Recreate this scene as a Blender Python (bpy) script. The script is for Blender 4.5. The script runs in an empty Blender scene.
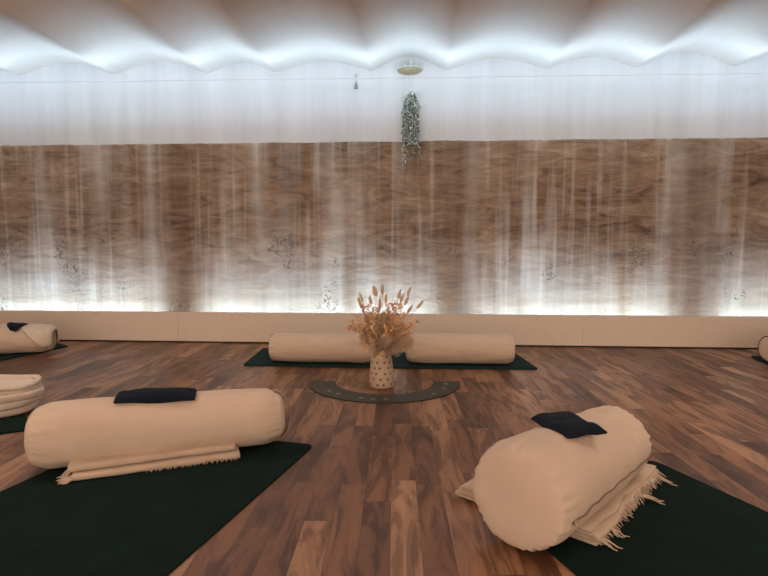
import bpy, bmesh, math, random
from mathutils import Vector, noise, Matrix
C = bpy.context.scene
COL = C.collection
PI = math.pi
rnd = random.Random(7)

# ------------------------------------------------------------------ camera
H = 0.72; F = 540.0
PITCH = math.atan(40/F); YAW = math.atan(36/F)
cam_d = bpy.data.cameras.new('camera'); cam = bpy.data.objects.new('camera', cam_d); COL.objects.link(cam)
cam.location = (0, 0, H); cam.rotation_euler = (PI/2-PITCH, 0, YAW)
cam_d.sensor_width = 36; cam_d.lens = F/768*36; cam_d.clip_start = 0.02
C.camera = cam
Rv = Vector((math.cos(YAW), math.sin(YAW), 0)); Fh = Vector((-math.sin(YAW), math.cos(YAW), 0))
Fv = Fh*math.cos(PITCH) + Vector((0, 0, -math.sin(PITCH)))
Uv = Fh*math.sin(PITCH) + Vector((0, 0, math.cos(PITCH)))
EYE = Vector((0, 0, H))
def ray(px, py): return Fv*F + Rv*(px-384) + Uv*(288-py)
def fl(px, py, z=0.0):            # where a sight line meets the height z
    d = ray(px, py); t = (z-H)/d.z; return EYE + d*t
WY = 4.17                          # back wall
def wl(px, py, y=WY):
    d = ray(px, py); return EYE + d*(y/d.y)
def cw(xc, zc, z):                 # sideways, ahead, height -> world
    p = Rv*xc + Fh*zc; return Vector((p.x, p.y, z))

# ------------------------------------------------------------------ helpers
def link(name, me, m=None, parent=None):
    o = bpy.data.objects.new(name, me); COL.objects.link(o)
    if m: me.materials.append(m)
    if parent: o.parent = parent
    return o
def from_bm(name, bm, m=None, parent=None, smooth=True):
    bmesh.ops.recalc_face_normals(bm, faces=bm.faces)
    me = bpy.data.meshes.new(name); bm.to_mesh(me); bm.free()
    if smooth:
        for p in me.polygons: p.use_smooth = True
    return link(name, me, m, parent)
def tag(o, label, cat, group=None):
    o['label'] = label; o['category'] = cat
    if group: o['group'] = group
    return o
def thing(name, label, cat, loc=(0, 0, 0), group=None):
    o = bpy.data.objects.new(name, None); COL.objects.link(o); o.location = loc; o.empty_display_size = .05
    return tag(o, label, cat, group)
def struct(o): o['kind'] = 'structure'; return o
def box(bm, lo, hi, M=None):
    vs = [bm.verts.new((x, y, z)) for z in (lo[2], hi[2]) for y in (lo[1], hi[1]) for x in (lo[0], hi[0])]
    for f in ((0, 2, 3, 1), (4, 5, 7, 6), (0, 1, 5, 4), (1, 3, 7, 5), (3, 2, 6, 7), (2, 0, 4, 6)):
        bm.faces.new([vs[i] for i in f])
    if M:
        for v in vs: v.co = M @ v.co
    return vs
def tube(bm, pts, radii, n=8, cap=True):
    pts = [Vector(p) for p in pts]
    if not hasattr(radii, '__len__'): radii = [radii]*len(pts)
    rings = []
    t0 = (pts[1]-pts[0]).normalized()
    ref = Vector((0, 0, 1)) if abs(t0.z) < .9 else Vector((1, 0, 0))
    nrm = (ref - t0*ref.dot(t0)).normalized()
    for i, p in enumerate(pts):
        t = (pts[min(i+1, len(pts)-1)]-pts[max(i-1, 0)]).normalized()
        nrm = (nrm - t*nrm.dot(t)).normalized(); b = t.cross(nrm)
        rings.append([bm.verts.new(p + (nrm*math.cos(2*PI*k/n)+b*math.sin(2*PI*k/n))*radii[i]) for k in range(n)])
    for a, b_ in zip(rings, rings[1:]):
        for k in range(n): bm.faces.new((a[k], a[(k+1) % n], b_[(k+1) % n], b_[k]))
    if cap: bm.faces.new(rings[0][::-1]); bm.faces.new(rings[-1])
def lathe(bm, prof, n=32, c=(0, 0, 0)):
    rings = []
    for r, z in prof:
        rings.append([bm.verts.new((c[0]+r*math.cos(2*PI*k/n), c[1]+r*math.sin(2*PI*k/n), c[2]+z)) for k in range(n)])
    for a, b in zip(rings, rings[1:]):
        for k in range(n): bm.faces.new((a[k], a[(k+1) % n], b[(k+1) % n], b[k]))
    bm.faces.new(rings[0][::-1]); bm.faces.new(rings[-1])

# ------------------------------------------------------------------ materials
class N:
    def __init__(s, name):
        s.m = bpy.data.materials.new(name); s.m.use_nodes = True
        s.t = s.m.node_tree; s.b = s.t.nodes['Principled BSDF']
    def n(s, typ, **kw):
        x = s.t.nodes.new(typ)
        for k, v in kw.items(): setattr(x, k, v)
        return x
    def l(s, a, b): s.t.links.new(a, b)
    def math(s, op, a, b=None, c=None, clamp=False):
        x = s.n('ShaderNodeMath', operation=op); x.use_clamp = clamp
        for i, v in enumerate((a, b, c)):
            if v is None: continue
            if isinstance(v, (int, float)): x.inputs[i].default_value = v
            else: s.l(v, x.inputs[i])
        return x.outputs[0]
    def comb(s, x, y, z=0):
        c = s.n('ShaderNodeCombineXYZ')
        for i, v in enumerate((x, y, z)):
            if isinstance(v, (int, float)): c.inputs[i].default_value = v
            else: s.l(v, c.inputs[i])
        return c.outputs[0]
    def noise(s, vec, scale, detail=3, rough=.5, dist=0):
        x = s.n('ShaderNodeTexNoise'); x.inputs['Scale'].default_value = scale
        x.inputs['Detail'].default_value = detail; x.inputs['Roughness'].default_value = rough
        x.inputs['Distortion'].default_value = dist
        if vec: s.l(vec, x.inputs['Vector'])
        return x.outputs['Fac']
    def ramp(s, fac, stops):
        x = s.n('ShaderNodeValToRGB'); e = x.color_ramp.elements
        while len(e) < len(stops): e.new(.5)
        for k, (p, c) in enumerate(stops):
            e[k].position = p; e[k].color = (*c, 1) if hasattr(c, '__len__') else (c, c, c, 1)
        s.l(fac, x.inputs[0]); return x.outputs[0]
    def mix(s, fac, a, b, mode='MIX'):
        x = s.n('ShaderNodeMix', data_type='RGBA', blend_type=mode)
        for i, v in ((0, fac), (6, a), (7, b)):
            if isinstance(v, (int, float)): x.inputs[i].default_value = v
            elif isinstance(v, tuple): x.inputs[i].default_value = (*v, 1)
            else: s.l(v, x.inputs[i])
        return x.outputs[2]
    def obj(s):
        t = s.n('ShaderNodeTexCoord'); return t.outputs['Object']
    def sep(s, v):
        x = s.n('ShaderNodeSeparateXYZ'); s.l(v, x.inputs[0]); return x.outputs
    def bump(s, h, strength, dist=.01):
        x = s.n('ShaderNodeBump'); x.inputs['Strength'].default_value = strength; x.inputs['Distance'].default_value = dist
        s.l(h, x.inputs['Height']); s.l(x.outputs[0], s.b.inputs['Normal'])
    def setp(s, **kw):
        for k, v in kw.items(): s.b.inputs[k.replace('_', ' ')].default_value = v

def cloth(name, col, col2=None, rough=.9, wscale=600, bump=.25, sheen=.1):
    s = N(name); o = s.obj()
    big = s.noise(o, 9, 3)
    c2 = col2 or tuple(c*.88 for c in col)
    s.l(s.mix(s.ramp(big, [(.35, 0.0), (.7, 1.0)]), col, c2), s.b.inputs['Base Color'])
    s.setp(Roughness=rough, Sheen_Weight=sheen)
    s.b.inputs['Specular IOR Level'].default_value = .2
    h = s.math('ADD', s.noise(o, wscale, 1), s.math('MULTIPLY', s.noise(o, 25, 3), 2.0))
    if 'rubber' in name: s.b.inputs['Specular IOR Level'].default_value = .08
    s.bump(h, bump, .004); return s.m
def plain(name, col, rough=.6, metal=0, spec=.4):
    s = N(name); o = s.obj()
    s.l(s.mix(s.noise(o, 30, 3), col, tuple(c*.85 for c in col)), s.b.inputs['Base Color'])
    s.setp(Roughness=rough, Metallic=metal); s.b.inputs['Specular IOR Level'].default_value = spec
    return s.m

M_bolster = cloth('cream_cotton', (.66, .515, .405), (.62, .475, .37), wscale=900, bump=.18)
M_bolster_cap = cloth('cream_cotton_end', (.66, .515, .405), (.62, .475, .37), wscale=900, bump=.15)
M_piping = cloth('piping_cotton', (.42, .30, .20), wscale=900)
M_darkpipe = cloth('dark_piping', (.05, .045, .04), wscale=900)
M_blanket = cloth('beige_wool', (.60, .45, .335), (.52, .385, .285), wscale=260, bump=.6, sheen=.3)
M_blanket2 = cloth('cream_wool', (.72, .60, .49), (.64, .53, .43), wscale=200, bump=.6, sheen=.3)
M_eye = cloth('midnight_linen', (.010, .017, .030), (.007, .012, .021), wscale=500, bump=.5, sheen=0)
M_zip = plain('zip_tape', (.22, .15, .10), .7)
M_mat = cloth('dark_green_rubber', (.0065, .0185, .016), (.005, .014, .012), rough=.85, wscale=450, bump=.35, sheen=0)
M_mat2 = cloth('teal_rubber', (.012, .034, .033), (.009, .027, .026), rough=.8, wscale=450, bump=.3, sheen=0)
M_white = plain('white_lacquer', (.78, .77, .74), .5)
M_shelf = plain('pale_wood', (.40, .30, .18), .6)

# floor: three-strip walnut parquet
def floor_mat():
    s = N('walnut_parquet'); o = s.obj()
    mp = s.n('ShaderNodeMapping'); mp.inputs['Rotation'].default_value = (0, 0, -math.radians(2.6)); s.l(o, mp.inputs['Vector'])
    x, y, z = s.sep(mp.outputs[0])
    W, L = .076, .54
    u = s.math('DIVIDE', s.math('ADD', x, .012), W); cu = s.math('FLOOR', u); fu = s.math('SUBTRACT', u, cu)
    wn = s.n('ShaderNodeTexWhiteNoise', noise_dimensions='1D'); s.l(cu, wn.inputs['W'])
    v = s.math('ADD', s.math('DIVIDE', y, L), s.math('MULTIPLY', wn.outputs['Value'], 13.7)); cv = s.math('FLOOR', v); fv = s.math('SUBTRACT', v, cv)
    w2 = s.n('ShaderNodeTexWhiteNoise', noise_dimensions='2D'); s.l(s.comb(cu, cv), w2.inputs['Vector'])
    idv = w2.outputs['Value']; idc = w2.outputs['Color']
    sc = s.n('ShaderNodeSeparateColor'); s.l(idc, sc.inputs[0])
    off = s.math('MULTIPLY', idv, 37.0)
    gv = s.comb(s.math('ADD', s.math('MULTIPLY', x, 9.0), off), s.math('ADD', s.math('MULTIPLY', y, 1.6), s.math('MULTIPLY', sc.outputs[1], 21.0)), 0)
    g1 = s.noise(gv, 1.3, 5, .6, 1.6)
    fine = s.noise(s.comb(s.math('MULTIPLY', x, 160), s.math('MULTIPLY', y, 7), off), 1.0, 3, .6, .3)
    base = s.ramp(idv, [(0, (.15, .068, .037)), (.3, (.235, .106, .054)), (.6, (.335, .160, .080)), (.85, (.40, .205, .112)), (1, (.48, .265, .15))])
    dark = s.mix(s.ramp(g1, [(.44, 0.0), (.60, 1.0)]), base, s.mix(1.0, base, (.40, .36, .35), 'MULTIPLY'))
    rings = s.math('SINE', s.math('MULTIPLY', g1, 60))
    dark = s.mix(s.math('MULTIPLY', s.ramp(rings, [(.2, 0.0), (1, 1.0)]), .28), dark, s.mix(1.0, dark, (.60, .54, .50), 'MULTIPLY'))
    c = s.mix(s.math('MULTIPLY', fine, .35), dark, s.mix(1.0, dark, (.62, .58, .55), 'MULTIPLY'))
    e1 = s.math('LESS_THAN', s.math('MINIMUM', fu, s.math('SUBTRACT', 1.0, fu)), .012)
    e2 = s.math('LESS_THAN', s.math('MINIMUM', fv, s.math('SUBTRACT', 1.0, fv)), .0022)
    e = s.math('MAXIMUM', e1, e2)
    c = s.mix(s.math('MULTIPLY', e, .55), c, (.03, .016, .01))
    s.l(c, s.b.inputs['Base Color'])
    s.l(s.math('ADD', s.math('MULTIPLY', fine, .12), .35), s.b.inputs['Roughness'])
    s.b.inputs['Specular IOR Level'].default_value = .5
    s.bump(s.math('SUBTRACT', s.math('MULTIPLY', fine, .3), e), .12, .001)
    return s.m
# old plaster with pale vertical runs and painted-in shade columns
def plaster_mat():
    s = N('streaked_clay_plaster'); o = s.obj(); x, y, z = s.sep(o)
    big = s.noise(s.comb(s.math('MULTIPLY', x, 1.2), 0, s.math('MULTIPLY', z, 1.8)), 1.0, 5, .6)
    hor = s.noise(s.comb(s.math('MULTIPLY', x, 3.6), 3, s.math('MULTIPLY', z, 14)), 1.0, 7, .66, 1.3)
    base = s.ramp(s.math('ADD', s.math('MULTIPLY', big, .45), s.math('MULTIPLY', hor, .55)),
                  [(.36, (.095, .052, .030)), (.46, (.225, .136, .083)), (.57, (.36, .24, .155)), (.72, (.58, .45, .33))])
    # pale vertical runs, denser towards the floor
    def runs(freq, zf, seed, lo, hi):
        n_ = s.noise(s.comb(s.math('MULTIPLY', x, freq), seed, s.math('MULTIPLY', z, zf)), 1.0, 2, .5)
        return s.ramp(n_, [(lo, 0.0), (hi, 1.0)])
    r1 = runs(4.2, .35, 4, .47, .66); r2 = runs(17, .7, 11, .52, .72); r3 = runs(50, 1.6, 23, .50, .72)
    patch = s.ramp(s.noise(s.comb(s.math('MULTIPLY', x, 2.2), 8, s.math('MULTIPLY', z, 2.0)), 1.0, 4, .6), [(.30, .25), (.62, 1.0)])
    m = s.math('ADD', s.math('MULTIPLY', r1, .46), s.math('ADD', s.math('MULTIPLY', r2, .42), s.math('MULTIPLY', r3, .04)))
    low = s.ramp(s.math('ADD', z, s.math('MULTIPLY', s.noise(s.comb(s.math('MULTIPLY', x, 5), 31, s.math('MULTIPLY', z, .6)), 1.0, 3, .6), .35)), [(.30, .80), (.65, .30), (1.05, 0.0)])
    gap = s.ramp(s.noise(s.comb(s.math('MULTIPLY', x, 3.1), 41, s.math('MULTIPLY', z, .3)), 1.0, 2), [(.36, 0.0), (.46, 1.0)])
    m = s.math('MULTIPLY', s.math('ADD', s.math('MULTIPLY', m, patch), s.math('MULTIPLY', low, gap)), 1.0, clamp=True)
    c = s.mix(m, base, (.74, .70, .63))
    gx = None  # dark columns: shade at the LED strip breaks, painted into the colour
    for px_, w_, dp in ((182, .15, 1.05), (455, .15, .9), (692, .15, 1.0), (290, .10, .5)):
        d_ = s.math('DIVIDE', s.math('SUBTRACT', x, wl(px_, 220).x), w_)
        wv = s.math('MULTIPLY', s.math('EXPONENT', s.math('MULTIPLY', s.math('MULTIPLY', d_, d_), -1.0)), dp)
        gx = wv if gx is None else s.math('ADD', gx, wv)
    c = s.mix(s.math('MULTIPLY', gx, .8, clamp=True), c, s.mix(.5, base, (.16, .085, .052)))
    # flaked spots
    vo = s.n('ShaderNodeTexVoronoi'); vo.inputs['Scale'].default_value = 34; s.l(o, vo.inputs['Vector'])
    clus = s.noise(o, 3.4, 2); small = s.noise(o, 42, 3, .6, 1.0)
    pit = s.math('MULTIPLY', s.ramp(clus, [(.585, 0.0), (.65, 1.0)]), s.ramp(small, [(.54, 0.0), (.60, 1.0)]))
    pit = s.math('MULTIPLY', pit, s.ramp(z, [(.85, 1.0), (1.0, 0.0)]))
    c = s.mix(s.math('MULTIPLY', pit, .75), c, (.12, .085, .055))
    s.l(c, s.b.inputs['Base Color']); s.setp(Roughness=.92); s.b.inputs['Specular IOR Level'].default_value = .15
    h = s.math('SUBTRACT', s.math('ADD', s.math('MULTIPLY', hor, 1.3), s.math('MULTIPLY', s.noise(o, 30, 5, .6), .35)), s.math('MULTIPLY', pit, .5))
    s.bump(h, .55, .010)
    return s.m
def white_wall_mat(name, col, runs=True):
    s = N(name); o = s.obj(); x, y, z = s.sep(o)
    st = s.noise(s.comb(s.math('MULTIPLY', x, 6), 2, s.math('MULTIPLY', z, .5)), 1.0, 3, .6)
    c = s.mix(s.ramp(st, [(.35, 0.0), (.7, 1.0)]), col, tuple(q*(.84 if runs else .95) for q in col))
    s.l(c, s.b.inputs['Base Color']); s.setp(Roughness=.85); s.b.inputs['Specular IOR Level'].default_value = .2
    s.bump(s.noise(o, 14, 5, .6), .15, .01); return s.m
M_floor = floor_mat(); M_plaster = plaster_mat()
M_wall = white_wall_mat('white_limewash', (.74, .73, .71)); M_ceil = white_wall_mat('off_white_ceiling', (.76, .68, .59), False)
M_board = plain('cream_board', (.84, .71, .60), .55)
M_room = plain('warm_painted_wall', (.60, .46, .34), .9)

# ------------------------------------------------------------------ setting
X0, X1, Y0 = -4.6, 4.2, -6.0
YC = -.8
bm = bmesh.new(); box(bm, (X0, Y0, -.05), (X1, WY+.05, 0)); struct(from_bm('floor', bm, M_floor, smooth=False))
def wallbox(name, lo, hi, m):
    bm = bmesh.new(); box(bm, lo, hi); return struct(from_bm(name, bm, m, smooth=False))
wallbox('wall_left', (X0-.1, YC, 0), (X0, WY, 2.3), M_room)
wallbox('wall_right', (X1, YC, 0), (X1+.1, WY, 2.3), M_room)
wallbox('wall_back', (X0-.1, WY, 0), (X1+.1, WY+.1, 2.4), M_wall)

# rough clay plaster panel in front of the masonry, ragged top
def top_z(x): 
    a = wl(0, 146).z; b = wl(768, 138).z; xa = wl(0, 146).x; xb = wl(768, 138).x
    return a + (b-a)*(x-xa)/(xb-xa) + .006*noise.noise(Vector((x*3, 0, 0))) + .004*noise.noise(Vector((x*19, 4, 0)))
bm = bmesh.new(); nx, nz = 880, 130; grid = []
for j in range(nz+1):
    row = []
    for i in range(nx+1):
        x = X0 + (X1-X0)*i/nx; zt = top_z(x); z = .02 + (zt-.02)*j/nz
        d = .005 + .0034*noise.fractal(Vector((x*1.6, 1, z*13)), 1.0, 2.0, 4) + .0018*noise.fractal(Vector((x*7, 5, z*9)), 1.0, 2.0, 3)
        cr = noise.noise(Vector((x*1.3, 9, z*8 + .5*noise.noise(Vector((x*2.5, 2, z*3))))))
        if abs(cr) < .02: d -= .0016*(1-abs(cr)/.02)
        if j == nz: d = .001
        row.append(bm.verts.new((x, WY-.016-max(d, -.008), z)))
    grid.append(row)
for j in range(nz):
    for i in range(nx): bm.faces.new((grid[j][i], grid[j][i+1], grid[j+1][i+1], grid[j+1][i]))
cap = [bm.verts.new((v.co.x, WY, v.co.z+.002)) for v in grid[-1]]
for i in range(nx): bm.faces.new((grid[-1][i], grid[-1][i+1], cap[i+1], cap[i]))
pl = struct(from_bm('wall_back', bm, M_plaster)); pl['label'] = 'brown clay plaster with pale runs and painted-in shade columns on the back wall'

# vaulted ceiling
valp = [20, 115, 208, 276, 372, 447, 546, 636, 733]
vx = [wl(p, 73).x for p in valp]
while vx[0] > X0-.1: vx.insert(0, vx[0]-.70)
while vx[-1] < X1+.1: vx.append(vx[-1]+.70)
def ceil_base(x): 
    a, b = wl(0, 76), wl(768, 66); return a.z + (b.z-a.z)*(x-a.x)/(b.x-a.x)
rr = random.Random(3); rise = [.075+.03*rr.random() for _ in vx]
def ceil_z(x):
    for i in range(len(vx)-1):
        if vx[i] <= x <= vx[i+1]:
            t = (x-vx[i])/(vx[i+1]-vx[i]); return ceil_base(x) + rise[i]*math.sin(PI*t)**1.15
    return ceil_base(x)
bm = bmesh.new(); cols = []
xs = [X0-.1 + (X1-X0+.2)*i/500 for i in range(501)]
ys = [WY - .03*k for k in range(10)] + [WY-.35-.25*k for k in range(33)]
ys = [y for y in ys if y > YC] + [YC]
for x in xs:
    cols.append([bm.verts.new((x, y, ceil_z(x) + .004*noise.noise(Vector((x*3, y*1.5, 0))))) for y in ys])
for a, b in zip(cols, cols[1:]):
    for k in range(len(ys)-1): bm.faces.new((a[k], a[k+1], b[k+1], b[k]))
struct(from_bm('ceiling', bm, M_ceil))

# low cream kick board along the wall, LED gap behind it
BY = WY-.20
za = wl(0, 309.5, BY).z; zb = wl(768, 318, BY).z; BH = (za+zb)/2
seams = [wl(p, 320, BY).x for p in (-150, 178, 583, 900)]
ed = [X0] + seams + [X1]
bm = bmesh.new()
for a, b in zip(ed, ed[1:]): box(bm, (a+.001, BY, .012), (b-.001, BY+.018, BH))
struct(from_bm('baseboard_back', bm, M_board, smooth=False))
bm = bmesh.new(); box(bm, (X0, BY+.006, 0), (X1, BY+.016, .012)); struct(from_bm('trim_1', bm, plain('gap_shade', (.03, .02, .015)), smooth=False))  # dark strip standing in for the shade in the gap below the board
# light channel under the vaults
CH = min(ceil_base(X0), ceil_base(X1)) - .005
cz0, cz1 = ceil_base(X0), ceil_base(X1)
rail_m = N('rail_glow'); rail_m.b.inputs['Emission Color'].default_value = (.62, .80, 1, 1); rail_m.b.inputs['Emission Strength'].default_value = .34  # glow added to the rail so it blends with the lit wall
t = thing('light_channel', 'slim white LED channel running along the wall right under the vaults', 'light', (0, WY, 0))
bm = bmesh.new(); vs = box(bm, (X0, -.332, -.156), (X1, -.330, -.151))
for v in vs: v.co.z += (cz0 if v.co.x < 0 else cz1)
from_bm('channel', bm, rail_m.m, t, False)
for x in (X0+.3, X1-.3):
    z = cz0+(cz1-cz0)*(x-X0)/(X1-X0)-.083
    b = bmesh.new(); tube(b, [(x, -.331, z), (x, -.331, ceil_z(x))], .0015, 6); from_bm('hanger', b, M_white, t)

def area(name, loc, sx, sy, power, col, rot, spread=PI):
    d = bpy.data.lights.new(name, 'AREA'); d.shape = 'RECTANGLE'; d.size = sx; d.size_y = sy; d.energy = power; d.color = col; d.spread = spread
    o = bpy.data.objects.new(name, d); COL.objects.link(o); o.location = loc; o.rotation_euler = rot; return o
COOL = (.52, .76, 1.0); WARM = (1.0, .82, .67)
P_TOP, P_BOT, P_FILL = 1.25, 7.2, 20.0
P_WASH = 1.15       # watts per metre, per metre, emission strength
gaps = [(wl(p-w, 300).x, wl(p+w, 300).x) for p, w in ((182, 21), (458, 19), (694, 21))]
segs = []; a = X0+.05
for g0, g1 in gaps: segs.append((a, g0)); a = g1
segs.append((a, X1-.05))
sl = (cz1-cz0)/(X1-X0)
def aim(o, xdir, ddir):
    xd = Vector(xdir).normalized(); zd = -Vector(ddir); zd = (zd - xd*zd.dot(xd)).normalized(); yd = zd.cross(xd)
    o.rotation_euler = Matrix((xd, yd, zd)).transposed().to_euler()
aim(area('led_strip_light', ((X0+X1)/2, WY-.322, (cz0+cz1)/2-.150), X1-X0-.1, .008, P_TOP*(X1-X0), COOL, (0, 0, 0)), (1, 0, sl), (0, 0, 1))
aim(area('led_wash_light', ((X0+X1)/2, WY-.324, (cz0+cz1)/2-.148), X1-X0-.1, .006, P_WASH*(X1-X0), COOL, (0, 0, 0)), (1, 0, sl), (0, 1, 0))
for (a, b) in segs:
    area('led_strip_light', ((a+b)/2, BY+.030, BH-.034), b-a, .010, P_BOT*(b-a), (.46, .72, 1.0), (PI-math.radians(-42), 0, 0))
# added warm fill lamps, just out of view above, to brighten the bolsters
em = N('warm_fill_glow'); em.b.inputs['Emission Color'].default_value = (*WARM, 1); em.b.inputs['Emission Strength'].default_value = P_FILL
for k, (lx, ly) in enumerate(((-1.7, 1.95), (1.5, 1.95))):
    z = ceil_z(lx)-.0
    t = thing('fill_lamp', ('added round fill lamp over the left of the room', 'added round fill lamp over the right of the room', 'added round fill lamp in the middle of the room', 'added round fill lamp in the rear left corner', 'added round fill lamp in the rear right corner')[k], 'lamp', (lx, ly, z-.09), 'added round fill lamps')
    b = bmesh.new(); lathe(b, [(.06, .09), (.06, .075), (.015, .07), (.015, -.045), (.12, -.05), (.225, -.052), (.225, -.058)], 40); from_bm('frame', b, M_white, t)
    b = bmesh.new(); lathe(b, [(.02, -.150), (.15, -.148), (.215, -.138), (.22, -.13), (.22, -.062), (.20, -.056)], 40); from_bm('diffuser', b, em.m, t)

# ------------------------------------------------------------------ mats
def mat_obj(quad, th, m, label, parent=None, r=.03, z0=0.0, group='yoga mats'):
    base = quad[0]; bm = bmesh.new(); n = len(quad); pts = []
    for i in range(n):                         # rounded corners
        p, q, s = quad[i], quad[i-1], quad[(i+1) % n]
        a = p + (q-p).normalized()*r; b = p + (s-p).normalized()*r
        for k in range(6):
            t = k/5; pts.append(a*(1-t)**2 + p*2*t*(1-t) + b*t*t)
    e = th*.25
    def ring(z, ins):
        c = sum(pts, Vector())/len(pts); out = []
        for p in pts:
            d = (c-p); d.z = 0; q = p + d.normalized()*ins; out.append(bm.verts.new((q.x-base.x, q.y-base.y, z)))
        return out
    rs = [ring(0, e), ring(e, 0), ring(th-e, 0), ring(th, e)]
    for a, b in zip(rs, rs[1:]):
        for k in range(len(a)): bm.faces.new((a[k], a[(k+1) % len(a)], b[(k+1) % len(a)], b[k]))
    bm.faces.new(rs[0][::-1]); bm.faces.new(rs[-1])
    o = from_bm('yoga_mat', bm, m, smooth=False); o.location = (base.x, base.y, z0)
    if label: tag(o, label, 'yoga mat', group)
    return o
def V(p): return Vector((p[0], p[1], 0))
# near left
c = V(fl(314, 446)); e = V(fl(168, 576)); d = (e-c).normalized(); lft = Vector((d.y, -d.x, 0)); lft = lft if lft.x < 0 else -lft
l1 = V(fl(56, 468)); wdt = (l1-c).dot(lft)
mat_obj([c, c+d*1.75, c+d*1.75+lft*wdt, c+lft*wdt], .006, M_mat, 'black green yoga mat under the bolster with the tasselled blanket, front left')
# near right
c = V(fl(652, 461)); e = V(fl(768, 514)); d = (e-c).normalized(); lft = Vector((d.y, -d.x, 0)); lft = lft if lft.x < 0 else -lft
l1 = V(fl(541, 546)); wdt = (l1-c).dot(lft)
mat_obj([c, c+lft*wdt, c+lft*wdt+d*1.7, c+d*1.7], .006, M_mat, 'black green yoga mat under the bolster and fringed blanket, front right', r=.04)
# far pair: folded in half, two layers
def folded(q, label):
    t = mat_obj(q, .012, M_mat2, label, r=.015)
    return t
seam = 386
folded([V(fl(243, 366)), V(fl(seam-.5, 368.5)), V(fl(seam-6, 352)), V(fl(263, 349.5))], 'dark teal yoga mat under the far bolster left of the vase')
folded([V(fl(seam+.5, 368.6)), V(fl(538, 370)), V(fl(513, 353)), V(fl(seam-5, 352))], 'dark teal yoga mat under the far bolster right of the vase')
# left edge pieces
mat_obj([V(fl(-160, 459)), V(fl(34, 430)), V(fl(22, 412)), V(fl(-140, 426))], .008, M_mat, 'black green yoga mat under the stack of folded cream blankets, left edge')
mat_obj([V(fl(-130, 372)), V(fl(0, 361)), V(fl(69, 347)), V(fl(52, 343)), V(fl(-110, 350))], .010, M_mat2, 'dark teal yoga mat under the bolster by the wall, far left', r=.02)
mat_obj([V(fl(750, 357)), V(fl(770, 366)), V(fl(900, 378)), V(fl(890, 362))], .010, M_mat2, 'dark teal yoga mat under the bolster at the right edge', r=.02)

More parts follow.
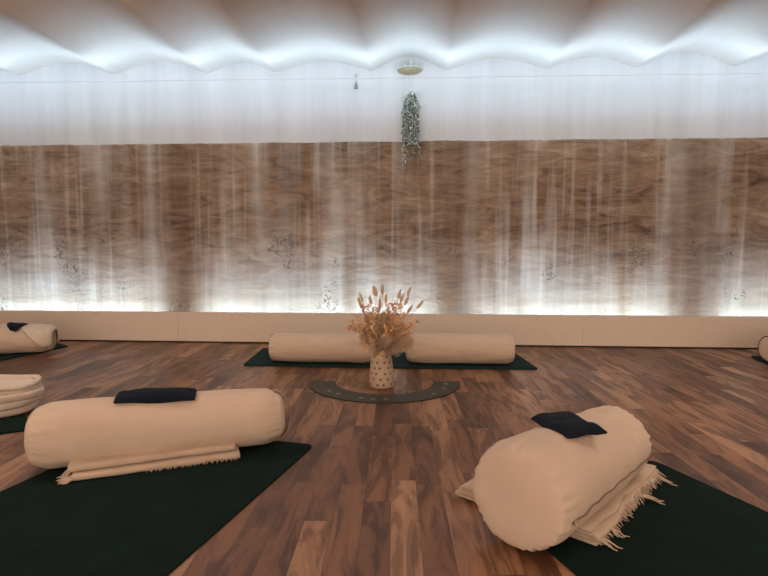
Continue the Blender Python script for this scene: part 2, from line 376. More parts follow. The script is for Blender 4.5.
# ------------------------------------------------------------------ bolsters
def bolster(A, B, rA, rB, label, seed=0, dome=.035, sag=.0, pipe=None, handle=None, zipper=None, gather=.0022, floor_z=None, dent=None, sh=.14):
    A = Vector(A); B = Vector(B); ax = B-A; L = ax.length; ax.normalize()
    side = Vector((ax.y, -ax.x, 0)).normalized(); up = side.cross(ax).normalized()
    if up.z < 0: up = -up
    t = thing('bolster', label, 'bolster', (A.x*.5+B.x*.5, A.y*.5+B.y*.5, 0), 'cream yoga bolsters')
    org = Vector(t.location)
    prof = []
    nd = 12
    def R(s): return rA + (rB-rA)*s/L
    for k in range(nd+1):                       # end A: soft dome with rounded shoulder
        a = PI/2*k/nd; prof.append((-dome*math.cos(a)**.9 if k < nd else 0, R(0)*(1-sh)*math.sin(a)**.75 if k else 0.0, 1.0*(k/nd)**3))
    ns = 60
    for k in range(1, ns):
        s = L*k/ns; e = min(s, L-s); q = 1-(sh if s < L/2 else .14)*max(0, 1-e/.055)**2.4
        prof.append((s, R(s)*q*(1+.012*math.sin(PI*s/L)), math.exp(-e/.035)))
    for k in range(nd, -1, -1):
        a = PI/2*k/nd; prof.append((L+(dome*math.cos(a)**.9 if k < nd else 0), R(L)*.86*math.sin(a)**.75 if k else 0.0, 1.0*(k/nd)**3))
    nphi = 96; bm = bmesh.new(); rings = []
    fz = floor_z if floor_z is not None else 0
    def surf(s, r, g, phi):
        wr = gather*g*(math.sin(phi*23+seed+2*math.sin(phi*5))+.6*math.sin(phi*37+seed*2))*(.5+.5*noise.noise(Vector((phi*2, seed, s*9)))+.4)
        lum = .0045*noise.fractal(Vector((s*7+seed*3, math.cos(phi)*1.3, math.sin(phi)*1.3)), 1, 2, 3)
        rr_ = r + (wr + lum)*(1 if r > .02 else r/.02)
        p = A + ax*s + side*math.cos(phi)*rr_*1.02 + up*math.sin(phi)*rr_
        if dent:
            for (ds, dphi, dr, dd) in dent:
                dist = math.hypot(s-ds, ((phi-dphi+PI) % (2*PI)-PI)*r)
                p -= (side*math.cos(phi)+up*math.sin(phi))*dd*math.exp(-(dist/dr)**2)
        base = fz(s) if callable(fz) else fz
        if p.z < base+.012: p.z = base + .012*math.exp((p.z-base-.012)/.012)
        return p
    for s, r, g in prof:
        rings.append([bm.verts.new(surf(s, r, g, 2*PI*k/nphi)-org) for k in range(nphi)] if r > 0 else [bm.verts.new(surf(s, 0, 0, 0)-org)])
    for a, b in zip(rings, rings[1:]):
        for k in range(nphi):
            k2 = (k+1) % nphi
            if len(a) == 1: bm.faces.new((a[0], b[k2], b[k]))
            elif len(b) == 1: bm.faces.new((a[k], a[k2], b[0]))
            else: bm.faces.new((a[k], a[k2], b[k2], b[k]))
    from_bm('cushion', bm, M_bolster, t)
    if pipe:
        for end in pipe[0]:
            s = 0 if end == 'A' else L
            pts = [surf(s, R(s)*(1-sh+.005), 1, 2*PI*k/72)-org for k in range(73)]
            b = bmesh.new(); tube(b, pts, pipe[2], 6, False); from_bm('piping', b, pipe[1], t)
    if handle:
        end, wv, bulge = handle
        s0 = 0 if end == 'A' else L; sg = -1 if end == 'A' else 1
        # ribbon handle across the end, standing off the cover
        b = bmesh.new(); prev = None
        for k in range(25):
            u = k/24; ph = PI/2; v = math.cos(PI*u)       # +1 top .. -1 bottom
            off = dome*(1-v*v)**.5 + bulge*math.sin(PI*u)
            cpt = A + ax*(s0+sg*(off-.004)) + up*v*R(s0)*.93
            if cpt.z < .018: cpt.z = .018
            ring = []
            for (w_, h_) in ((-wv, 0), (wv, 0), (wv, .003), (-wv, .003)):
                ring.append(b.verts.new(cpt + side*w_ + ax*sg*h_ - org))
            if prev:
                for q in range(4): b.faces.new((prev[q], prev[(q+1) % 4], ring[(q+1) % 4], ring[q]))
            prev = ring
        from_bm('carry_strap', b, M_piping, t)
    if zipper:
        phi = zipper; pts = [surf(L*(.03+.94*k/40), R(L*k/40)*1.010, 0, phi+.02*math.sin(k))-org for k in range(41)]
        b = bmesh.new(); tube(b, pts, .0028, 6); z = from_bm('zip', b, M_zip, t)
        p = pts[1]; b = bmesh.new(); tube(b, [p, p+ax*-.006+Vector((0, 0, -.004)), p-ax*.012+side*math.cos(phi)*.010+Vector((0, 0, -.006))], [.005, .006, .003], 8); from_bm('zip_pull', b, M_piping, z)
    return t, A, B, ax, side, up, R

# far bolsters
def far(pxa, pya, pxb, pyb, r, **kw):
    a = fl(pxa, pya, .012); b = fl(pxb, pyb, .012); ax = (b-a).normalized(); n_ = Vector((-ax.y, ax.x, 0))
    a = a + n_*r*.25; b = b + n_*r*.25
    return bolster((a.x, a.y, r+.011), (b.x, b.y, r+.011), r, r, floor_z=.0125, **kw)
far(273, 362, 370, 363.5, .090, label='long cream bolster on the far mat left of the vase', seed=1, handle=('A', .014, .006), dome=.022)
far(409, 363.5, 511, 364.5, .094, label='long cream bolster on the far mat right of the vase', seed=2, dome=.022)
# near left
A = cw(-1.115, 1.715, .112); B = cw(-.400, 1.935, .112)
NL = bolster(A, B, .108, .100, 'cream bolster with tasselled blanket in front of it, front left', seed=3, handle=('B', .018, .024), dome=.035, floor_z=.0065, gather=.0020)
# near right
A = cw(.313, 1.232, .134); B = cw(.728, 1.655, .125)
NR = bolster(A, B, .129, .109, 'plump cream bolster pointing away, on the fringed blanket, front right', seed=4, dome=.024, floor_z=lambda s: .010+.029*max(0, min(1, s/.16)), gather=.0035,
             sh=.065, zipper=math.radians(-10), dent=[(.40, math.radians(75), .05, .012), (.47, math.radians(45), .035, .016), (.33, math.radians(50), .03, .007), (.48, math.radians(100), .03, .012)])
# far left
a = fl(-60, 357, .01); b = fl(45, 353, .01)
FL_ = bolster((a.x, a.y+.05, .124), (b.x, b.y+.05, .096), .124, .087, 'cream bolster under a pale blanket by the wall, far left', seed=5, dome=.03, floor_z=.0105, pipe=('B', M_piping, .003), handle=('B', .014, .01))
# right edge
a = fl(774, 366, .01); b = fl(860, 366, .01)
bolster((a.x+.02, a.y+.07, .100), (b.x, b.y+.22, .100), .091, .095, 'cream bolster with dark piped end, cut by the right edge', seed=6, dome=.012, floor_z=.0105, pipe=('A', M_darkpipe, .0045))

# ------------------------------------------------------------------ eye pillows
def pillow(center, ax, up, L, W, T, label, seed=0, curve=0, m=M_eye):
    ax = Vector(ax).normalized(); up = Vector(up).normalized(); sd = up.cross(ax).normalized(); center = Vector(center)
    t = thing('eye_pillow', label, 'eye pillow', center, 'dark eye pillows')
    bm = bmesh.new(); nu, nv = 40, 20; top = []; bot = []
    for i in range(nu+1):
        u = -1+2*i/nu; rt = []; rb = []
        for j in range(nv+1):
            v = -1+2*j/nv
            e = max(0, (1-abs(u)**6))**.5*max(0, (1-abs(v)**3.5))**.6
            wv = 1+.06*math.sin(u*3+seed)+.04*abs(u)**8
            fold = .0012*math.sin(u*5+v*3+seed)+.002*noise.noise(Vector((u*2, v*2, seed)))
            base = ax*u*L/2 + sd*v*W/2*wv - up*curve*v*v + up*(fold)
            hh = T*.5*e*(1+.35*noise.noise(Vector((u*2.2, v*1.6, seed+5))))
            rt.append(bm.verts.new(base+up*(hh+T*.5))); rb.append(bm.verts.new(base+up*(-hh*.6+T*.35)))
        top.append(rt); bot.append(rb)
    for i in range(nu):
        for j in range(nv):
            bm.faces.new((top[i][j], top[i+1][j], top[i+1][j+1], top[i][j+1]))
            bm.faces.new((bot[i][j], bot[i][j+1], bot[i+1][j+1], bot[i+1][j]))
    for i in range(nu):
        for j in (0, nv): bm.faces.new((top[i][j], top[i+1][j], bot[i+1][j], bot[i][j]))
    for j in range(nv):
        for i in (0, nu): bm.faces.new((top[i][j], top[i][j+1], bot[i][j+1], bot[i][j]))
    from_bm('cover', bm, m, t)
    # stitched end seams
    for s in (-1, 1):
        b = bmesh.new()
        pts = [ax*s*L/2*1.0 + sd*(-1+2*k/12)*W/2*(1.03+.06*math.sin(s*3+seed)) - up*curve*(-1+2*k/12)**2 + up*(T*.45+.0012*math.sin(s*5+(-1+2*k/12)*3+seed)) for k in range(13)]
        tube(b, pts, .0022, 6)
        from_bm('seam', b, m, t)
    return t
t_, A, B, ax, sd, up, R = NL
ph = math.radians(76); nrm = sd*math.cos(ph)+up*math.sin(ph)
c2 = A + ax*.354 + nrm*(R(.35)-.004)
d = Matrix.Rotation(math.radians(-5), 3, nrm) @ ax
pillow(c2, d, nrm, .250, .066, .034, 'slim midnight blue eye pillow lying along the front left bolster', seed=1, curve=.004)
t_, A, B, ax, sd, up, R = NR
zt = A.z + R(.2) - .010
q0, q1, q2 = fl(534, 424, zt), fl(569, 441, zt), fl(603, 434, zt)
e1 = q1-q0; e2 = q2-q1; d = e1.normalized(); cc = (q0+q2)/2
pillow((cc.x, cc.y, zt-.004), d, (.08, -.05, 1), e1.length*1.03, e2.length*1.1, .036, 'midnight blue eye pillow lying across the front right bolster', seed=2.4, curve=.003)
t_, A, B, ax, sd, up, R = FL_
c2 = Vector(fl(19, 327, .228)); 
g = (A + (B-A)*.70); pillow((g.x-.01, g.y-.03, g.z+R(.5)-.008), Rv*.95-Fh*.25, (.12, -.40, 1), .15, .10, .022, 'small dark eye pillow lying on the far left bolster', seed=4, curve=.010)

# ------------------------------------------------------------------ blankets
def ribbon_fold(bm, org, adir, wdir, La, W, nply, th, seed=0, z0=0.0, skew=.0, gap=1.0, wob=.004, step=.0):
    """cloth folded to and fro: nply layers, folds seen along the wdir sides, extruded along adir"""
    path = []
    for p in range(nply):
        z = z0 + th*(p+.5)*gap; ins = step*p
        xs_ = [ins + th*.5 + (W-th-2*ins)*k/14 for k in range(15)]
        if p % 2: xs_ = xs_[::-1]
        for x in xs_: path.append((x, z))
        if p < nply-1:
            xe = xs_[-1]; sg = 1 if p % 2 == 0 else -1
            for k in range(1, 6):
                a = PI*k/6; path.append((xe+sg*math.sin(a)*th*.5*gap, z+th*gap*.5*(1-math.cos(a))))
    n_ = 40; rings = []
    for i in range(n_+1):
        u = i/n_; out_a = []; out_b = []
        for q, (x, z) in enumerate(path):
            p0 = path[max(q-1, 0)]; p1 = path[min(q+1, len(path)-1)]
            tx, tz = p1[0]-p0[0], p1[1]-p0[1]; l = math.hypot(tx, tz) or 1; nx_, nz_ = -tz/l, tx/l
            wob_ = wob*noise.noise(Vector((u*5, q*.09, seed)))
            wz = .25*wob*noise.noise(Vector((u*9, q*.2, seed+7)))
            for arr, s in ((out_a, .46), (out_b, -.46)):
                P_ = org + adir*(La*u + skew*z) + wdir*(x+wob_+nx_*th*s); zz = max(z0+.001, z+wz+nz_*th*s)
                arr.append(bm.verts.new((P_.x, P_.y, org.z+zz)))
        rings.append(out_a + out_b[::-1])
    m = len(rings[0])
    for a, b in zip(rings, rings[1:]):
        for k in range(m): bm.faces.new((a[k], a[(k+1) % m], b[(k+1) % m], b[k]))
    h = m//2
    for r_ in (rings[0], rings[-1]):
        for k in range(h-1): bm.faces.new((r_[k], r_[k+1], r_[m-2-k], r_[m-1-k]))
def tassel(name, parent, base, dirv, L, r, seed, m=M_blanket, n=5):
    rr2 = random.Random(seed); b = bmesh.new()
    for k in range(n):
        d = (dirv + Vector((rr2.uniform(-.35, .35), rr2.uniform(-.35, .35), 0))).normalized(); p = base + Vector((rr2.uniform(-.004, .004),)*2+(0,)); l = L*rr2.uniform(.7, 1.1)
        pts = [p + d*l*q/5 + Vector((0, 0, -(base.z-.0085-r*.3)*min(1, q/5*1.3)**2)) + Vector((rr2.uniform(-.003, .003), rr2.uniform(-.003, .003), rr2.uniform(0, .002))) for q in range(6)]
        for q in pts: q.z = max(q.z, .0075)
        tube(b, pts, [r, r*.9, r*.8, r*.7, r*.55, r*.3], 5)
    return from_bm(name, b, m, parent)
# front left blanket
t_, A, B, ax, sd, up, R = NL
t = thing('blanket', 'folded beige blanket with tassels against the front left bolster', 'blanket', (0, 0, 0))
a = V(fl(72, 484)); b2 = V(fl(240, 460)); adir = (b2-a).normalized(); fr = Vector((-adir.y, adir.x, 0))
t.location = a
La = (b2-a).length
b = bmesh.new(); ribbon_fold(b, Vector((0, 0, .0065))+fr*.082, adir, -fr, La, .082, 2, .0105, 1, 0, wob=.006)
ribbon_fold(b, Vector((0, 0, .0065))+fr*.080-adir*.012, adir, -fr, La*1.0, .062, 2, .0115, 5, .0225, wob=.007)
from_bm('folded_cloth', b, M_blanket, t)
for k in range(7):
    q = k/6; base = Vector((0, 0, .014+.022*(q > .5))) + fr*(.006+.05*q) + adir*.006
    tassel('tassel', t, base, (-adir*1.0 - fr*.75 + fr*.7*q), .046, .0046, k, n=4)
fb = bmesh.new(); r4 = random.Random(9)
for k in range(46):
    u = .42+.56*k/45; p = adir*La*u - fr*.002 + Vector((0, 0, .012)); l = r4.uniform(.008, .016)
    e = p - fr*l + adir*r4.uniform(-.006, .006) + Vector((0, 0, -.004)); tube(fb, [p, (p+e)/2+Vector((0, 0, .001)), e], [.0018, .0016, .0008], 4)
f = from_bm('fringe', fb, M_blanket, t); f['kind'] = 'stuff'
# front right blanket
L_ = V(fl(458, 498)); F_ = V(fl(598, 550)); R_ = V(fl(661, 480))
t = thing('blanket', 'folded beige fringed blanket under the front right bolster', 'blanket', F_)
adir = (R_-F_).normalized(); La = (R_-F_).length; wd = (L_-F_); W = wd.length; wd = Vector((-adir.y, adir.x, 0)); wd = wd if wd.dot(L_-F_) > 0 else -wd
b = bmesh.new(); ribbon_fold(b, Vector((0, 0, .0065)), adir, wd, La, W, 4, .0088, 2, 0, wob=.012, step=.004)
from_bm('folded_cloth', b, M_blanket, t)
fb = bmesh.new(); r4 = random.Random(5)
for k in range(150):
    u = k/149; p = adir*La*u + wd*(.010+.004*math.sin(k)) + Vector((0, 0, r4.choice((.014, .022, .031)))); l = r4.uniform(.010, .024)
    e = p - wd*l + adir*r4.uniform(-.010, .010); e.z = max(.008, p.z-r4.uniform(.006, .016)); mid = (p+e)/2 + Vector((0, 0, .003))
    tube(fb, [p, mid, e], [.0024, .0020, .0009], 4)
f = from_bm('fringe', fb, M_blanket, t); f['kind'] = 'stuff'
for k, u in enumerate((.03, .16, .62, .92)):
    tassel('tassel', t, adir*La*u + wd*.004 + Vector((0, 0, .02)), (-wd + adir*(.35 if k > 1 else -.1)), (.05, .045, .06, .055)[k], .0032, 20+k, n=3)

# left-edge stack of folded cream blankets
ctr = V(fl(-22, 414)); t = thing('blanket_stack', 'round stack of folded cream blankets cut by the left edge', 'blanket', ctr)
dirx = V(Rv)*.97 + V(Fh)*.2; diry = Vector((-dirx.y, dirx.x, 0)).normalized(); dirx.normalize()
specs = [(.225, .145, .008, .040), (.240, .150, .038, .036), (.252, .153, .064, .042), (.243, .147, .096, .030)]
for k, (ra, rb, z0, th) in enumerate(specs):
    b = bmesh.new(); n = 72; rings = []
    for q in range(-8, 9):
        v = q/8; prof_r = (1-abs(v)**2.6)**.5 if abs(v) < 1 else 0.0
        rings.append([])
        for i in range(n):
            ph = 2*PI*i/n
            wob = .004*noise.noise(Vector((math.cos(ph)*2, math.sin(ph)*2, k*3+v)))
            ins = (1-prof_r)*th*.55; zz = z0+th*.5+v*th*.5 + .006*math.sin(ph*2+k*1.7)*(1 if k else .3)
            sx = abs(math.cos(ph))**.8*math.copysign(1, math.cos(ph)); sy = abs(math.sin(ph))**.8*math.copysign(1, math.sin(ph))
            p = dirx*(ra-ins+wob)*sx + diry*(rb-ins+wob)*sy; rings[-1].append(b.verts.new((p.x, p.y, max(zz, .0085))))
    for a_, c_ in zip(rings, rings[1:]):
        for i in range(n): b.faces.new((a_[i], a_[(i+1) % n], c_[(i+1) % n], c_[i]))
    b.faces.new(rings[0][::-1]); b.faces.new(rings[-1])
    o = from_bm('folded_layer', b, M_blanket2, t)
b = bmesh.new(); n = 72
pts = [dirx*.232*abs(math.cos(2*PI*i/n))**.8*math.copysign(1, math.cos(2*PI*i/n)) + diry*.140*abs(math.sin(2*PI*i/n))**.8*math.copysign(1, math.sin(2*PI*i/n)) + Vector((0, 0, .130+.004*math.sin(i*.35))) for i in range(n+1)]
tube(b, pts, .012, 10, False); from_bm('rolled_rim', b, M_blanket2, t)
# pale blanket over the end of the far left bolster
t_, A, B, ax, sd, up, R = FL_
t = thing('blanket', 'pale woollen throw draped over the end of the far left bolster', 'blanket', (B.x, B.y, 0))
Lb = (B-A).length; b = bmesh.new(); rings = []
camside = -1 if (sd.dot(Fh) > 0) else 1
for i in range(26):
    q = i/25; ring = []
    for k in range(40):
        ph = -.12*PI + 1.24*PI*k/39; lean = (.5-math.sin(max(0, min(PI, ph))))*.0
        front = math.cos(ph)*camside                    # 1 on the viewer's side
        lean = (.12*(1-math.sin(ph)) if front > 0 else 0); s = Lb - .17 + lean + q*(.20-lean)
        r_ = R(min(s, Lb)) + .006; 
        if s > Lb: r_ = (r_)*max(.15, math.sqrt(max(0, 1-((s-Lb)/.040)**2)))+.003
        r_ += .003*noise.noise(Vector((s*20, ph*4, 2)))
        p = A + ax*s + sd*math.cos(ph)*r_*1.03 + up*math.sin(ph)*r_; p.z = max(p.z, .013)
        ring.append(b.verts.new(p-Vector(t.location)))
    rings.append(ring)
for a_, c_ in zip(rings, rings[1:]):
    for k in range(39): b.faces.new((a_[k], a_[k+1], c_[k+1], c_[k]))
o = from_bm('cloth', b, M_blanket2, t); md = o.modifiers.new('th', 'SOLIDIFY'); md.thickness = .008; md.offset = 1
b = bmesh.new(); tube(b, [Vector(v) for v in [tuple(A+ax*(Lb-.17+(.12*(1-math.sin(-.12*PI+1.24*PI*k/39)) if math.cos(-.12*PI+1.24*PI*k/39)*camside > 0 else 0))+sd*math.cos(-.12*PI+1.24*PI*k/39)*(R(Lb)+.013)*1.03+up*math.sin(-.12*PI+1.24*PI*k/39)*(R(Lb)+.013)-Vector(t.location)) for k in range(40)]], .006, 6)
for v in b.verts: v.co.z = max(v.co.z, .013)
from_bm('hem', b, M_blanket2, t)

# ------------------------------------------------------------------ crescent floor piece
ctr = V(fl(384.5, 382.2)); Ro = .402; Ri = .262
t = thing('floor_crescent', 'half ring of dark slate grey tiles around the vase', 'crescent', ctr)
def slate():
    s = N('dark_slate'); o = s.obj()
    s.l(s.mix(s.noise(o, 40, 4), (.022, .027, .022), (.038, .041, .033)), s.b.inputs['Base Color']); s.setp(Roughness=.45); s.bump(s.noise(o, 60, 4), .2, .002); return s.m
M_slate = slate(); M_mark = plain('pale_inlay', (.26, .24, .20), .5)
angs = [0, -30, -68, -112, -134, -158, -180] 
angs = [0, -22, -44, -66, -90, -114, -136, -158, -180]
toC = -V(Fh)            # toward viewer
def pol(r, deg): 
    a = math.radians(deg); return V(Rv)*r*math.cos(a) + V(Fh)*r*math.sin(a)
for a0, a1 in zip(angs, angs[1:]):
    b = bmesh.new(); n = 8; ro = []; A0 = a0-.12; A1 = a1+.12
    lo = [b.verts.new(pol(Ri, A0+(A1-A0)*i/n)) for i in range(n+1)] + [b.verts.new(pol(Ro, A1+(A0-A1)*i/n)) for i in range(n+1)]
    hi = [b.verts.new(v.co*1.0+Vector((0, 0, .006))) for v in lo]
    for i in range(len(lo)): b.faces.new((lo[i], lo[(i+1) % len(lo)], hi[(i+1) % len(lo)], hi[i]))
    b.faces.new(hi); b.faces.new(lo[::-1])
    tile = from_bm('tile', b, M_slate, t, False)
    am = (a0+a1)/2
    for mx, my in ((329, 392), (338, 395), (361, 399), (373, 400.2), (386, 400.2), (434, 395), (444, 389.5), (446, 385)):
        c0 = V(fl(mx, my)) - ctr; an = math.degrees(math.atan2(c0.dot(V(Fh)), c0.dot(V(Rv))))
        if not (a1 <= an < a0): continue
        b = bmesh.new(); vs = [b.verts.new(c0 + V(Rv)*.0115*math.cos(2*PI*i/20) + V(Fh)*.013*math.sin(2*PI*i/20) + Vector((0, 0, .0064))) for i in range(20)]
        b.faces.new(vs); v2 = [b.verts.new(v.co-Vector((0, 0, .0014))) for v in vs]
        for i in range(20): b.faces.new((vs[i], vs[(i+1) % 20], v2[(i+1) % 20], v2[i]))
        from_bm('moon_inlay', b, M_mark, tile, False)

# ------------------------------------------------------------------ vase
vc = V(fl(381.5, 386.5)); VZ = 0
t = thing('vase', 'cream ceramic vase with small brown dots, inside the half ring', 'vase', vc)
def vase_r(z):
    pts = [(0, .057), (.006, .062), (.03, .064), (.07, .063), (.12, .058), (.16, .052), (.185, .048), (.20, .049)]
    for (z0, r0), (z1, r1) in zip(pts, pts[1:]):
        if z <= z1: return r0+(r1-r0)*(z-z0)/(z1-z0)
    return pts[-1][1]
b = bmesh.new(); prof = [(.0, 0), (.05, 0)] + [(vase_r(.2*k/30), .2*k/30+.0005) for k in range(31)] + [(.043, .2), (.041, .19), (.045, .15), (.05, .05), (.001, .03)]
prof = [p for p in prof if p[0] > 0]
lathe(b, prof, 48)
body_bm = b
s = N('cream_glaze'); o_ = s.obj(); s.l(s.mix(s.noise(o_, 14, 4), (.58, .45, .33), (.50, .34, .23)), s.b.inputs['Base Color']); s.setp(Roughness=.42); s.bump(s.noise(o_, 60, 3), .25, .003)
M_dot = plain('brown_glaze', (.15, .055, .028), .45)
b = body_bm; nf0 = len(b.faces)
for row in range(6):
    z = .022+row*.0285; n = 10
    for k in range(n):
        a = 2*PI*(k+.5*(row % 2))/n + .08*math.sin(k*3+row); r = vase_r(z)
        c0 = Vector((r*math.cos(a), r*math.sin(a), z)); nn = Vector((math.cos(a), math.sin(a), 0)); tt = Vector((-math.sin(a), math.cos(a), 0)); rd = .0060
        cen = b.verts.new(c0+nn*.0022); rg = [b.verts.new(c0+nn*.0002+tt*rd*math.cos(2*PI*q/10)+Vector((0, 0, rd*math.sin(2*PI*q/10)))) for q in range(10)]
        for q in range(10): b.faces.new((cen, rg[q], rg[(q+1) % 10]))
b.faces.ensure_lookup_table()
for f in b.faces[nf0:]: f.material_index = 1
glz = s.m; d_ = from_bm('body', b, glz, t); d_.data.materials.append(M_dot)

# ------------------------------------------------------------------ dried bouquet (each stem on its own)
M_tail = cloth('bunny_tail', (.85, .55, .30), (.75, .45, .22), wscale=700, bump=.8, sheen=.4)
M_stem = plain('straw_stem', (.48, .32, .18), .8)
M_leaf = plain('dried_leaf', (.66, .33, .16), .7)
M_leaf2 = plain('dried_pale_leaf', (.85, .55, .32), .8)
M_plume = cloth('pampas', (.90, .66, .45), (.85, .57, .36), wscale=900, bump=.6, sheen=.5)
r5 = random.Random(21)
def stem_path(tx, ty, tz, n=9, bow=.02):
    """from inside the vase to a tip (tx sideways, ty ahead, tz height)"""
    tip = V(Rv)*tx + V(Fh)*ty + Vector((0, 0, tz)); st = Vector((V(Rv)*tx*.05 + V(Fh)*ty*.05)) + Vector((0, 0, .06)); neck = V(Rv)*max(-.028, min(.028, tx*.25)) + V(Fh)*max(-.028, min(.028, ty*.25)) + Vector((0, 0, .20))
    out = []
    for k in range(n+1):
        u = k/n
        if u < .3: q = u/.3; out.append(st*(1-q)+neck*q)
        else:
            q = (u-.3)/.7; side = neck + (tip-neck)*.5 + Vector((0, 0, bow)); out.append(neck*(1-q)**2 + side*2*q*(1-q) + tip*q*q)
    return out
def px2(px, py): return (px-381.5)*2.8/540, (387-py)*2.8/540
tails = [(382.5, 289, 'topmost'), (376, 293, ''), (362, 296, ''), (360, 302, ''), (371, 299, ''), (380, 303, ''), (386, 298, ''), (399, 293, ''), (408, 291, ''), (402, 299, ''), (407, 302, ''), (409, 308, ''), (419, 303, 'right'), (374, 291, '')]
for i, (px, py, w) in enumerate(tails):
    sx, sz = px2(px, py); dy = r5.uniform(-.07, .07)
    lab = {'topmost': 'bunny tail grass standing highest in the dotted vase', 'right': 'bunny tail grass leaning furthest right in the dotted vase'}.get(w, 'dried bunny tail grass among the others in the dotted vase')
    t = thing('bunny_tail_grass', lab, 'dried flower', vc, 'bunny tail grasses in the vase')
    p = stem_path(sx, dy, sz); b = bmesh.new(); tube(b, p, .0011, 5); from_bm('stem', b, M_stem, t)
    d = (p-p if False else (p[-1]-p[-2])).normalized() if False else (p[-1]-p[-2]).normalized()
    L = .048 if w != 'right' else .052; b = bmesh.new(); pts = [p[-1]+d*L*(q/8-.5) for q in range(9)]
    tube(b, pts, [.002, .0052, .0068, .0072, .0070, .0062, .005, .0034, .0012], 10)
    for q in range(70):
        a = r5.uniform(0, 2*PI); u = r5.uniform(0, 1); c0 = p[-1]+d*L*(u-.5); o1 = d.orthogonal().normalized(); o2 = d.cross(o1); nn = o1*math.cos(a)+o2*math.sin(a)
        s0 = c0+nn*.006*math.sin(PI*min(1, u*1.05)); tube(b, [s0, s0+nn*.004+d*.008], [.0007, .0002], 3)
    from_bm('flower_head', b, M_tail, t)
def leaf(b, p, d, nrm, L, W):
    d = d.normalized(); sdv = d.cross(nrm).normalized(); n = 4; lft_ = []; rgt = []; mid = []
    for k in range(n+1):
        u = k/n; w = W*math.sin(PI*min(1, u*.92+.06)); c0 = p+d*L*u - nrm*L*.35*u*u
        mid.append(b.verts.new(c0)); lft_.append(b.verts.new(c0+sdv*w+nrm*w*.5)); rgt.append(b.verts.new(c0-sdv*w+nrm*w*.5))
    for k in range(n):
        b.faces.new((mid[k], mid[k+1], lft_[k+1], lft_[k])); b.faces.new((mid[k], rgt[k], rgt[k+1], mid[k+1]))
def sprig(tx, ty, tz, nl, m, LL, label, group, start=.42, name='dried_leaf_sprig'):
    t = thing(name, label, 'dried flower', vc, group)
    p = stem_path(tx, ty, tz, 14, .03); b = bmesh.new(); tube(b, p, [.0014]*8+[.001]*7, 5); from_bm('stem', b, M_stem, t)
    b = bmesh.new()
    for k in range(nl):
        u = start+(1-start)*k/(nl-1); i = min(13, int(u*14)); f = u*14-i; c0 = p[i]*(1-f)+p[i+1]*f if i < 14 else p[-1]
        dr = (p[min(i+1, 14)]-p[i]).normalized() if i < 14 else (p[14]-p[13]).normalized()
        rv = Vector((r5.gauss(0, 1), r5.gauss(0, 1), r5.gauss(0, 1))).normalized(); sdv = (rv-dr*rv.dot(dr)).normalized()
        leaf(b, c0, dr*.6+sdv, (dr.cross(sdv)), LL*r5.uniform(.6, 1.1), LL*.26)
    from_bm('leaves', b, m, t)
for i, (px, py) in enumerate([(351, 321), (349, 328), (355, 312), (362, 306), (368, 303), (366, 318), (372, 310), (378, 308), (388, 306), (394, 303), (399, 305), (396, 312), (404, 313), (410, 323), (413, 325), (408, 330), (416, 320), (358, 330), (385, 315), (375, 320), (391, 322), (364, 326)]):
    sx, sz = px2(px, py); sprig(sx, r5.uniform(-.12, .10), sz, 24, M_leaf if i % 2 else M_leaf2, .024, ('rusty brown' if i % 2 else 'pale straw')+' dried leaf sprig spreading from the dotted vase', ('rusty' if i % 2 else 'straw')+' leaf sprigs in the vase')
for i, (px, py) in enumerate([(365, 323), (372, 316), (380, 314), (389, 313), (398, 318), (403, 327), (361, 334), (376, 325), (386, 324), (394, 333), (369, 333), (383, 330), (408, 334), (366, 346), (373, 351), (391, 349), (399, 345), (379, 353), (386, 353), (362, 341), (404, 341)]):
    sx, sz = px2(px, py); sprig(sx, r5.uniform(-.12, .12), sz, 34, M_leaf2, .022, 'pale papery dried foliage stem in the dotted vase', 'pale foliage stems in the vase', .36, 'dried_foliage_stem')
for i, (px, py) in enumerate([(370, 317), (384, 316), (397, 322), (404, 334), (362, 328), (378, 328), (391, 331), (400, 340), (370, 338), (385, 338), (376, 346), (393, 345), (366, 341), (409, 338), (404, 345)]):
    sx, sz = px2(px, py); t = thing('pampas_plume', 'fluffy cream pampas plume in the middle of the dotted vase', 'dried flower', vc, 'pampas plumes in the vase')
    p = stem_path(sx, r5.uniform(-.10, .04), sz, 14, .015); b = bmesh.new(); tube(b, p, .0013, 5); from_bm('stem', b, M_stem, t)
    b = bmesh.new()
    for q in range(420):
        u = r5.uniform(.40, 1); k = min(13, int(u*14)); f_ = u*14-k; c0 = p[k]*(1-f_)+p[k+1]*f_; dr = (p[k+1]-p[k]).normalized()
        rv = Vector((r5.gauss(0, 1), r5.gauss(0, 1), r5.gauss(0, 1))).normalized(); l = .045*math.sin(PI*min(1, (u-.36)/.66))+.012
        e = c0+(dr*.9+rv*.75)*l; e.z -= l*.2; tube(b, [c0, (c0+e)/2+Vector((0, 0, .004)), e], [.0007, .0008, .0003], 3, False)
    o = from_bm('plume', b, M_plume, t); o['kind'] = 'stuff'

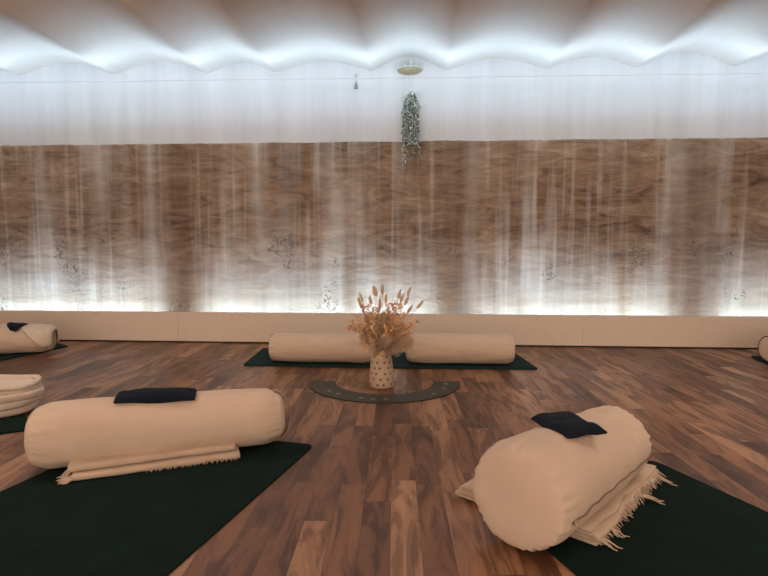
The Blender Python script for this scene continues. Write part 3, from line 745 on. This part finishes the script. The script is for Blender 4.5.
# ------------------------------------------------------------------ wall shelf and hanging plant
sc = wl(409.5, 69, WY-.07); z_s = sc.z
t = thing('wall_shelf', 'small half-bowl wall shelf of pale wood above the trailing plant', 'shelf', (sc.x, WY, z_s))
b = bmesh.new(); n = 28; rad = .098
prof = [(.95, .010), (.93, .004), (.84, -.004), (.68, -.012), (.50, -.018), (.30, -.021), (.02, -.022)]
rings = []
for rr0, z in prof: rings.append([b.verts.new((rad*rr0*math.cos(PI+PI*i/n), rad*1.0*rr0*math.sin(PI+PI*i/n), z)) for i in range(n+1)])
for a_, c_ in zip(rings, rings[1:]):
    for i in range(n): b.faces.new((a_[i], a_[i+1], c_[i+1], c_[i]))
b.faces.new([r_[0] for r_ in rings]+[r_[-1] for r_ in rings[::-1]])
from_bm('bowl', b, M_shelf, t)
b = bmesh.new(); rr_ = []
for z, k_ in ((.012, 1.03), (.016, 1.03), ): rr_.append([b.verts.new((rad*k_*math.cos(PI+PI*i/n), rad*k_*math.sin(PI+PI*i/n), z)) for i in range(n+1)])
for i in range(n): b.faces.new((rr_[0][i], rr_[0][i+1], rr_[1][i+1], rr_[1][i]))
b.faces.new(rr_[0]); b.faces.new(rr_[1][::-1]); b.faces.new((rr_[0][0], rr_[1][0], rr_[1][-1], rr_[0][-1]))
from_bm('shelf_top', b, M_white, t, False)
# trinkets on the shelf
for k, (dx, hh) in enumerate(((-.03, .035), (.012, .055), (.045, .03))):
    b = bmesh.new(); lathe(b, [(.012, 0), (.014, .004), (.011, hh*.4), (.013, hh*.7), (.006, hh*.9), (.004, hh)], 16)
    o = from_bm('figurine', b, M_white); o.location = (sc.x+dx, WY-.045, z_s+.016)
    tag(o, ('short white figurine on the left of the little wall shelf', 'tall white figurine in the middle of the little wall shelf', 'lowest white figurine on the right of the little wall shelf')[k], 'figurine', 'white figurines on the wall shelf')
s = N('variegated_leaf'); o_ = s.obj(); s.l(s.ramp(s.noise(o_, 75, 2), [(.40, (.06, .085, .045)), (.48, (.20, .25, .15)), (.54, (.85, .87, .80))]), s.b.inputs['Base Color']); s.setp(Roughness=.6); M_vine = s.m
M_petal = plain('white_petal', (.8, .8, .76), .7); M_vst = plain('vine_stem', (.12, .14, .07), .7)
pc = wl(411, 93, WY-.06)
t = thing('hanging_plant', 'trailing green and white plant hanging on the back wall', 'plant', (pc.x, WY-.055, pc.z))
b = bmesh.new(); tube(b, [(-.0, 0, .0), (-.004, 0, .06), (-.004, .0, z_s-.022-pc.z)], .0012, 5); from_bm('cord', b, M_white, t)
k_ = (WY-.06)/F
for i in range(17):
    x0 = -.055+.11*((i*7) % 17)/16; xm = x0*1.15; ln = r5.uniform(.30, .42)
    if i in (5, 9, 12): ln = .36+.14*r5.random()
    if i == 3: ln = .56; x0 = -.01; xm = -.045
    if i == 8: ln = .50; x0 = .0; xm = .015
    pts = []; ydep = r5.uniform(-.035, .035)
    for q in range(14):
        u = q/13; pts.append(Vector((x0*min(1, u*5)+(xm-x0)*u+.006*math.sin(u*9+i), ydep*min(1, u*5), .02*(1-u)-ln*u)))
    b = bmesh.new(); tube(b, pts, .0012, 4); v_ = from_bm('vine', b, M_vst, t)
    b = bmesh.new(); nl = int(ln*95)
    for q in range(nl):
        u = q/nl
        if ln > .45 and .66 < u < .74: continue
        j = min(12, int(u*13)); f_ = u*13-j; c0 = pts[j]*(1-f_)+pts[j+1]*f_; a = r5.uniform(0, 2*PI)
        leaf(b, c0, Vector((math.cos(a), math.sin(a), -.5)), Vector((0, 0, 1)), r5.uniform(.015, .024), r5.uniform(.0055, .0085))
    from_bm('leaves', b, M_vine, v_)
for i in range(9):
    b = bmesh.new(); c0 = Vector((-.04+.01*i, r5.uniform(-.04, 0), .004+r5.uniform(-.012, .012)))
    for q in range(6):
        a = 2*PI*q/6; leaf(b, c0, Vector((math.cos(a), -.4, math.sin(a))), Vector((0, -1, 0)), .014, .005)
    from_bm('flower', b, M_petal, t)
# small bell on a hook
hc = wl(356, 74, WY-.01)
t = thing('wall_bell', 'tiny grey bell hanging from a hook left of the wall shelf', 'bell', (hc.x, WY, hc.z))
M_gm = plain('grey_metal', (.28, .28, .27), .45, .6)
b = bmesh.new(); tube(b, [(-.02, 0, .002), (-.018, -.012, .0), (.01, -.014, .0), (.014, 0, .002)], .0025, 6); from_bm('hook', b, M_white, t)
b = bmesh.new(); tube(b, [(0, -.014, 0), (-.006, -.014, -.04), (0, -.014, -.072)], .0011, 5); tube(b, [(0, -.014, 0), (.008, -.014, -.04), (0.001, -.014, -.072)], .0011, 5); from_bm('cord', b, M_gm, t)
b = bmesh.new(); lathe(b, [(.003, -.068), (.006, -.072), (.009, -.085), (.012, -.098), (.017, -.106), (.015, -.107)], 18, (0, -.018, 0)); from_bm('bell', b, M_gm, t)

# ------------------------------------------------------------------ world and look
w = bpy.data.worlds.new('world'); C.world = w; w.use_nodes = True
w.node_tree.nodes['Background'].inputs[0].default_value = (1.0, .77, .60, 1); w.node_tree.nodes['Background'].inputs[1].default_value = 1.75
C.view_settings.view_transform = 'Standard'; C.view_settings.look = 'None'; C.view_settings.gamma = 1; C.view_settings.exposure = .10
C.view_settings.use_curve_mapping = False
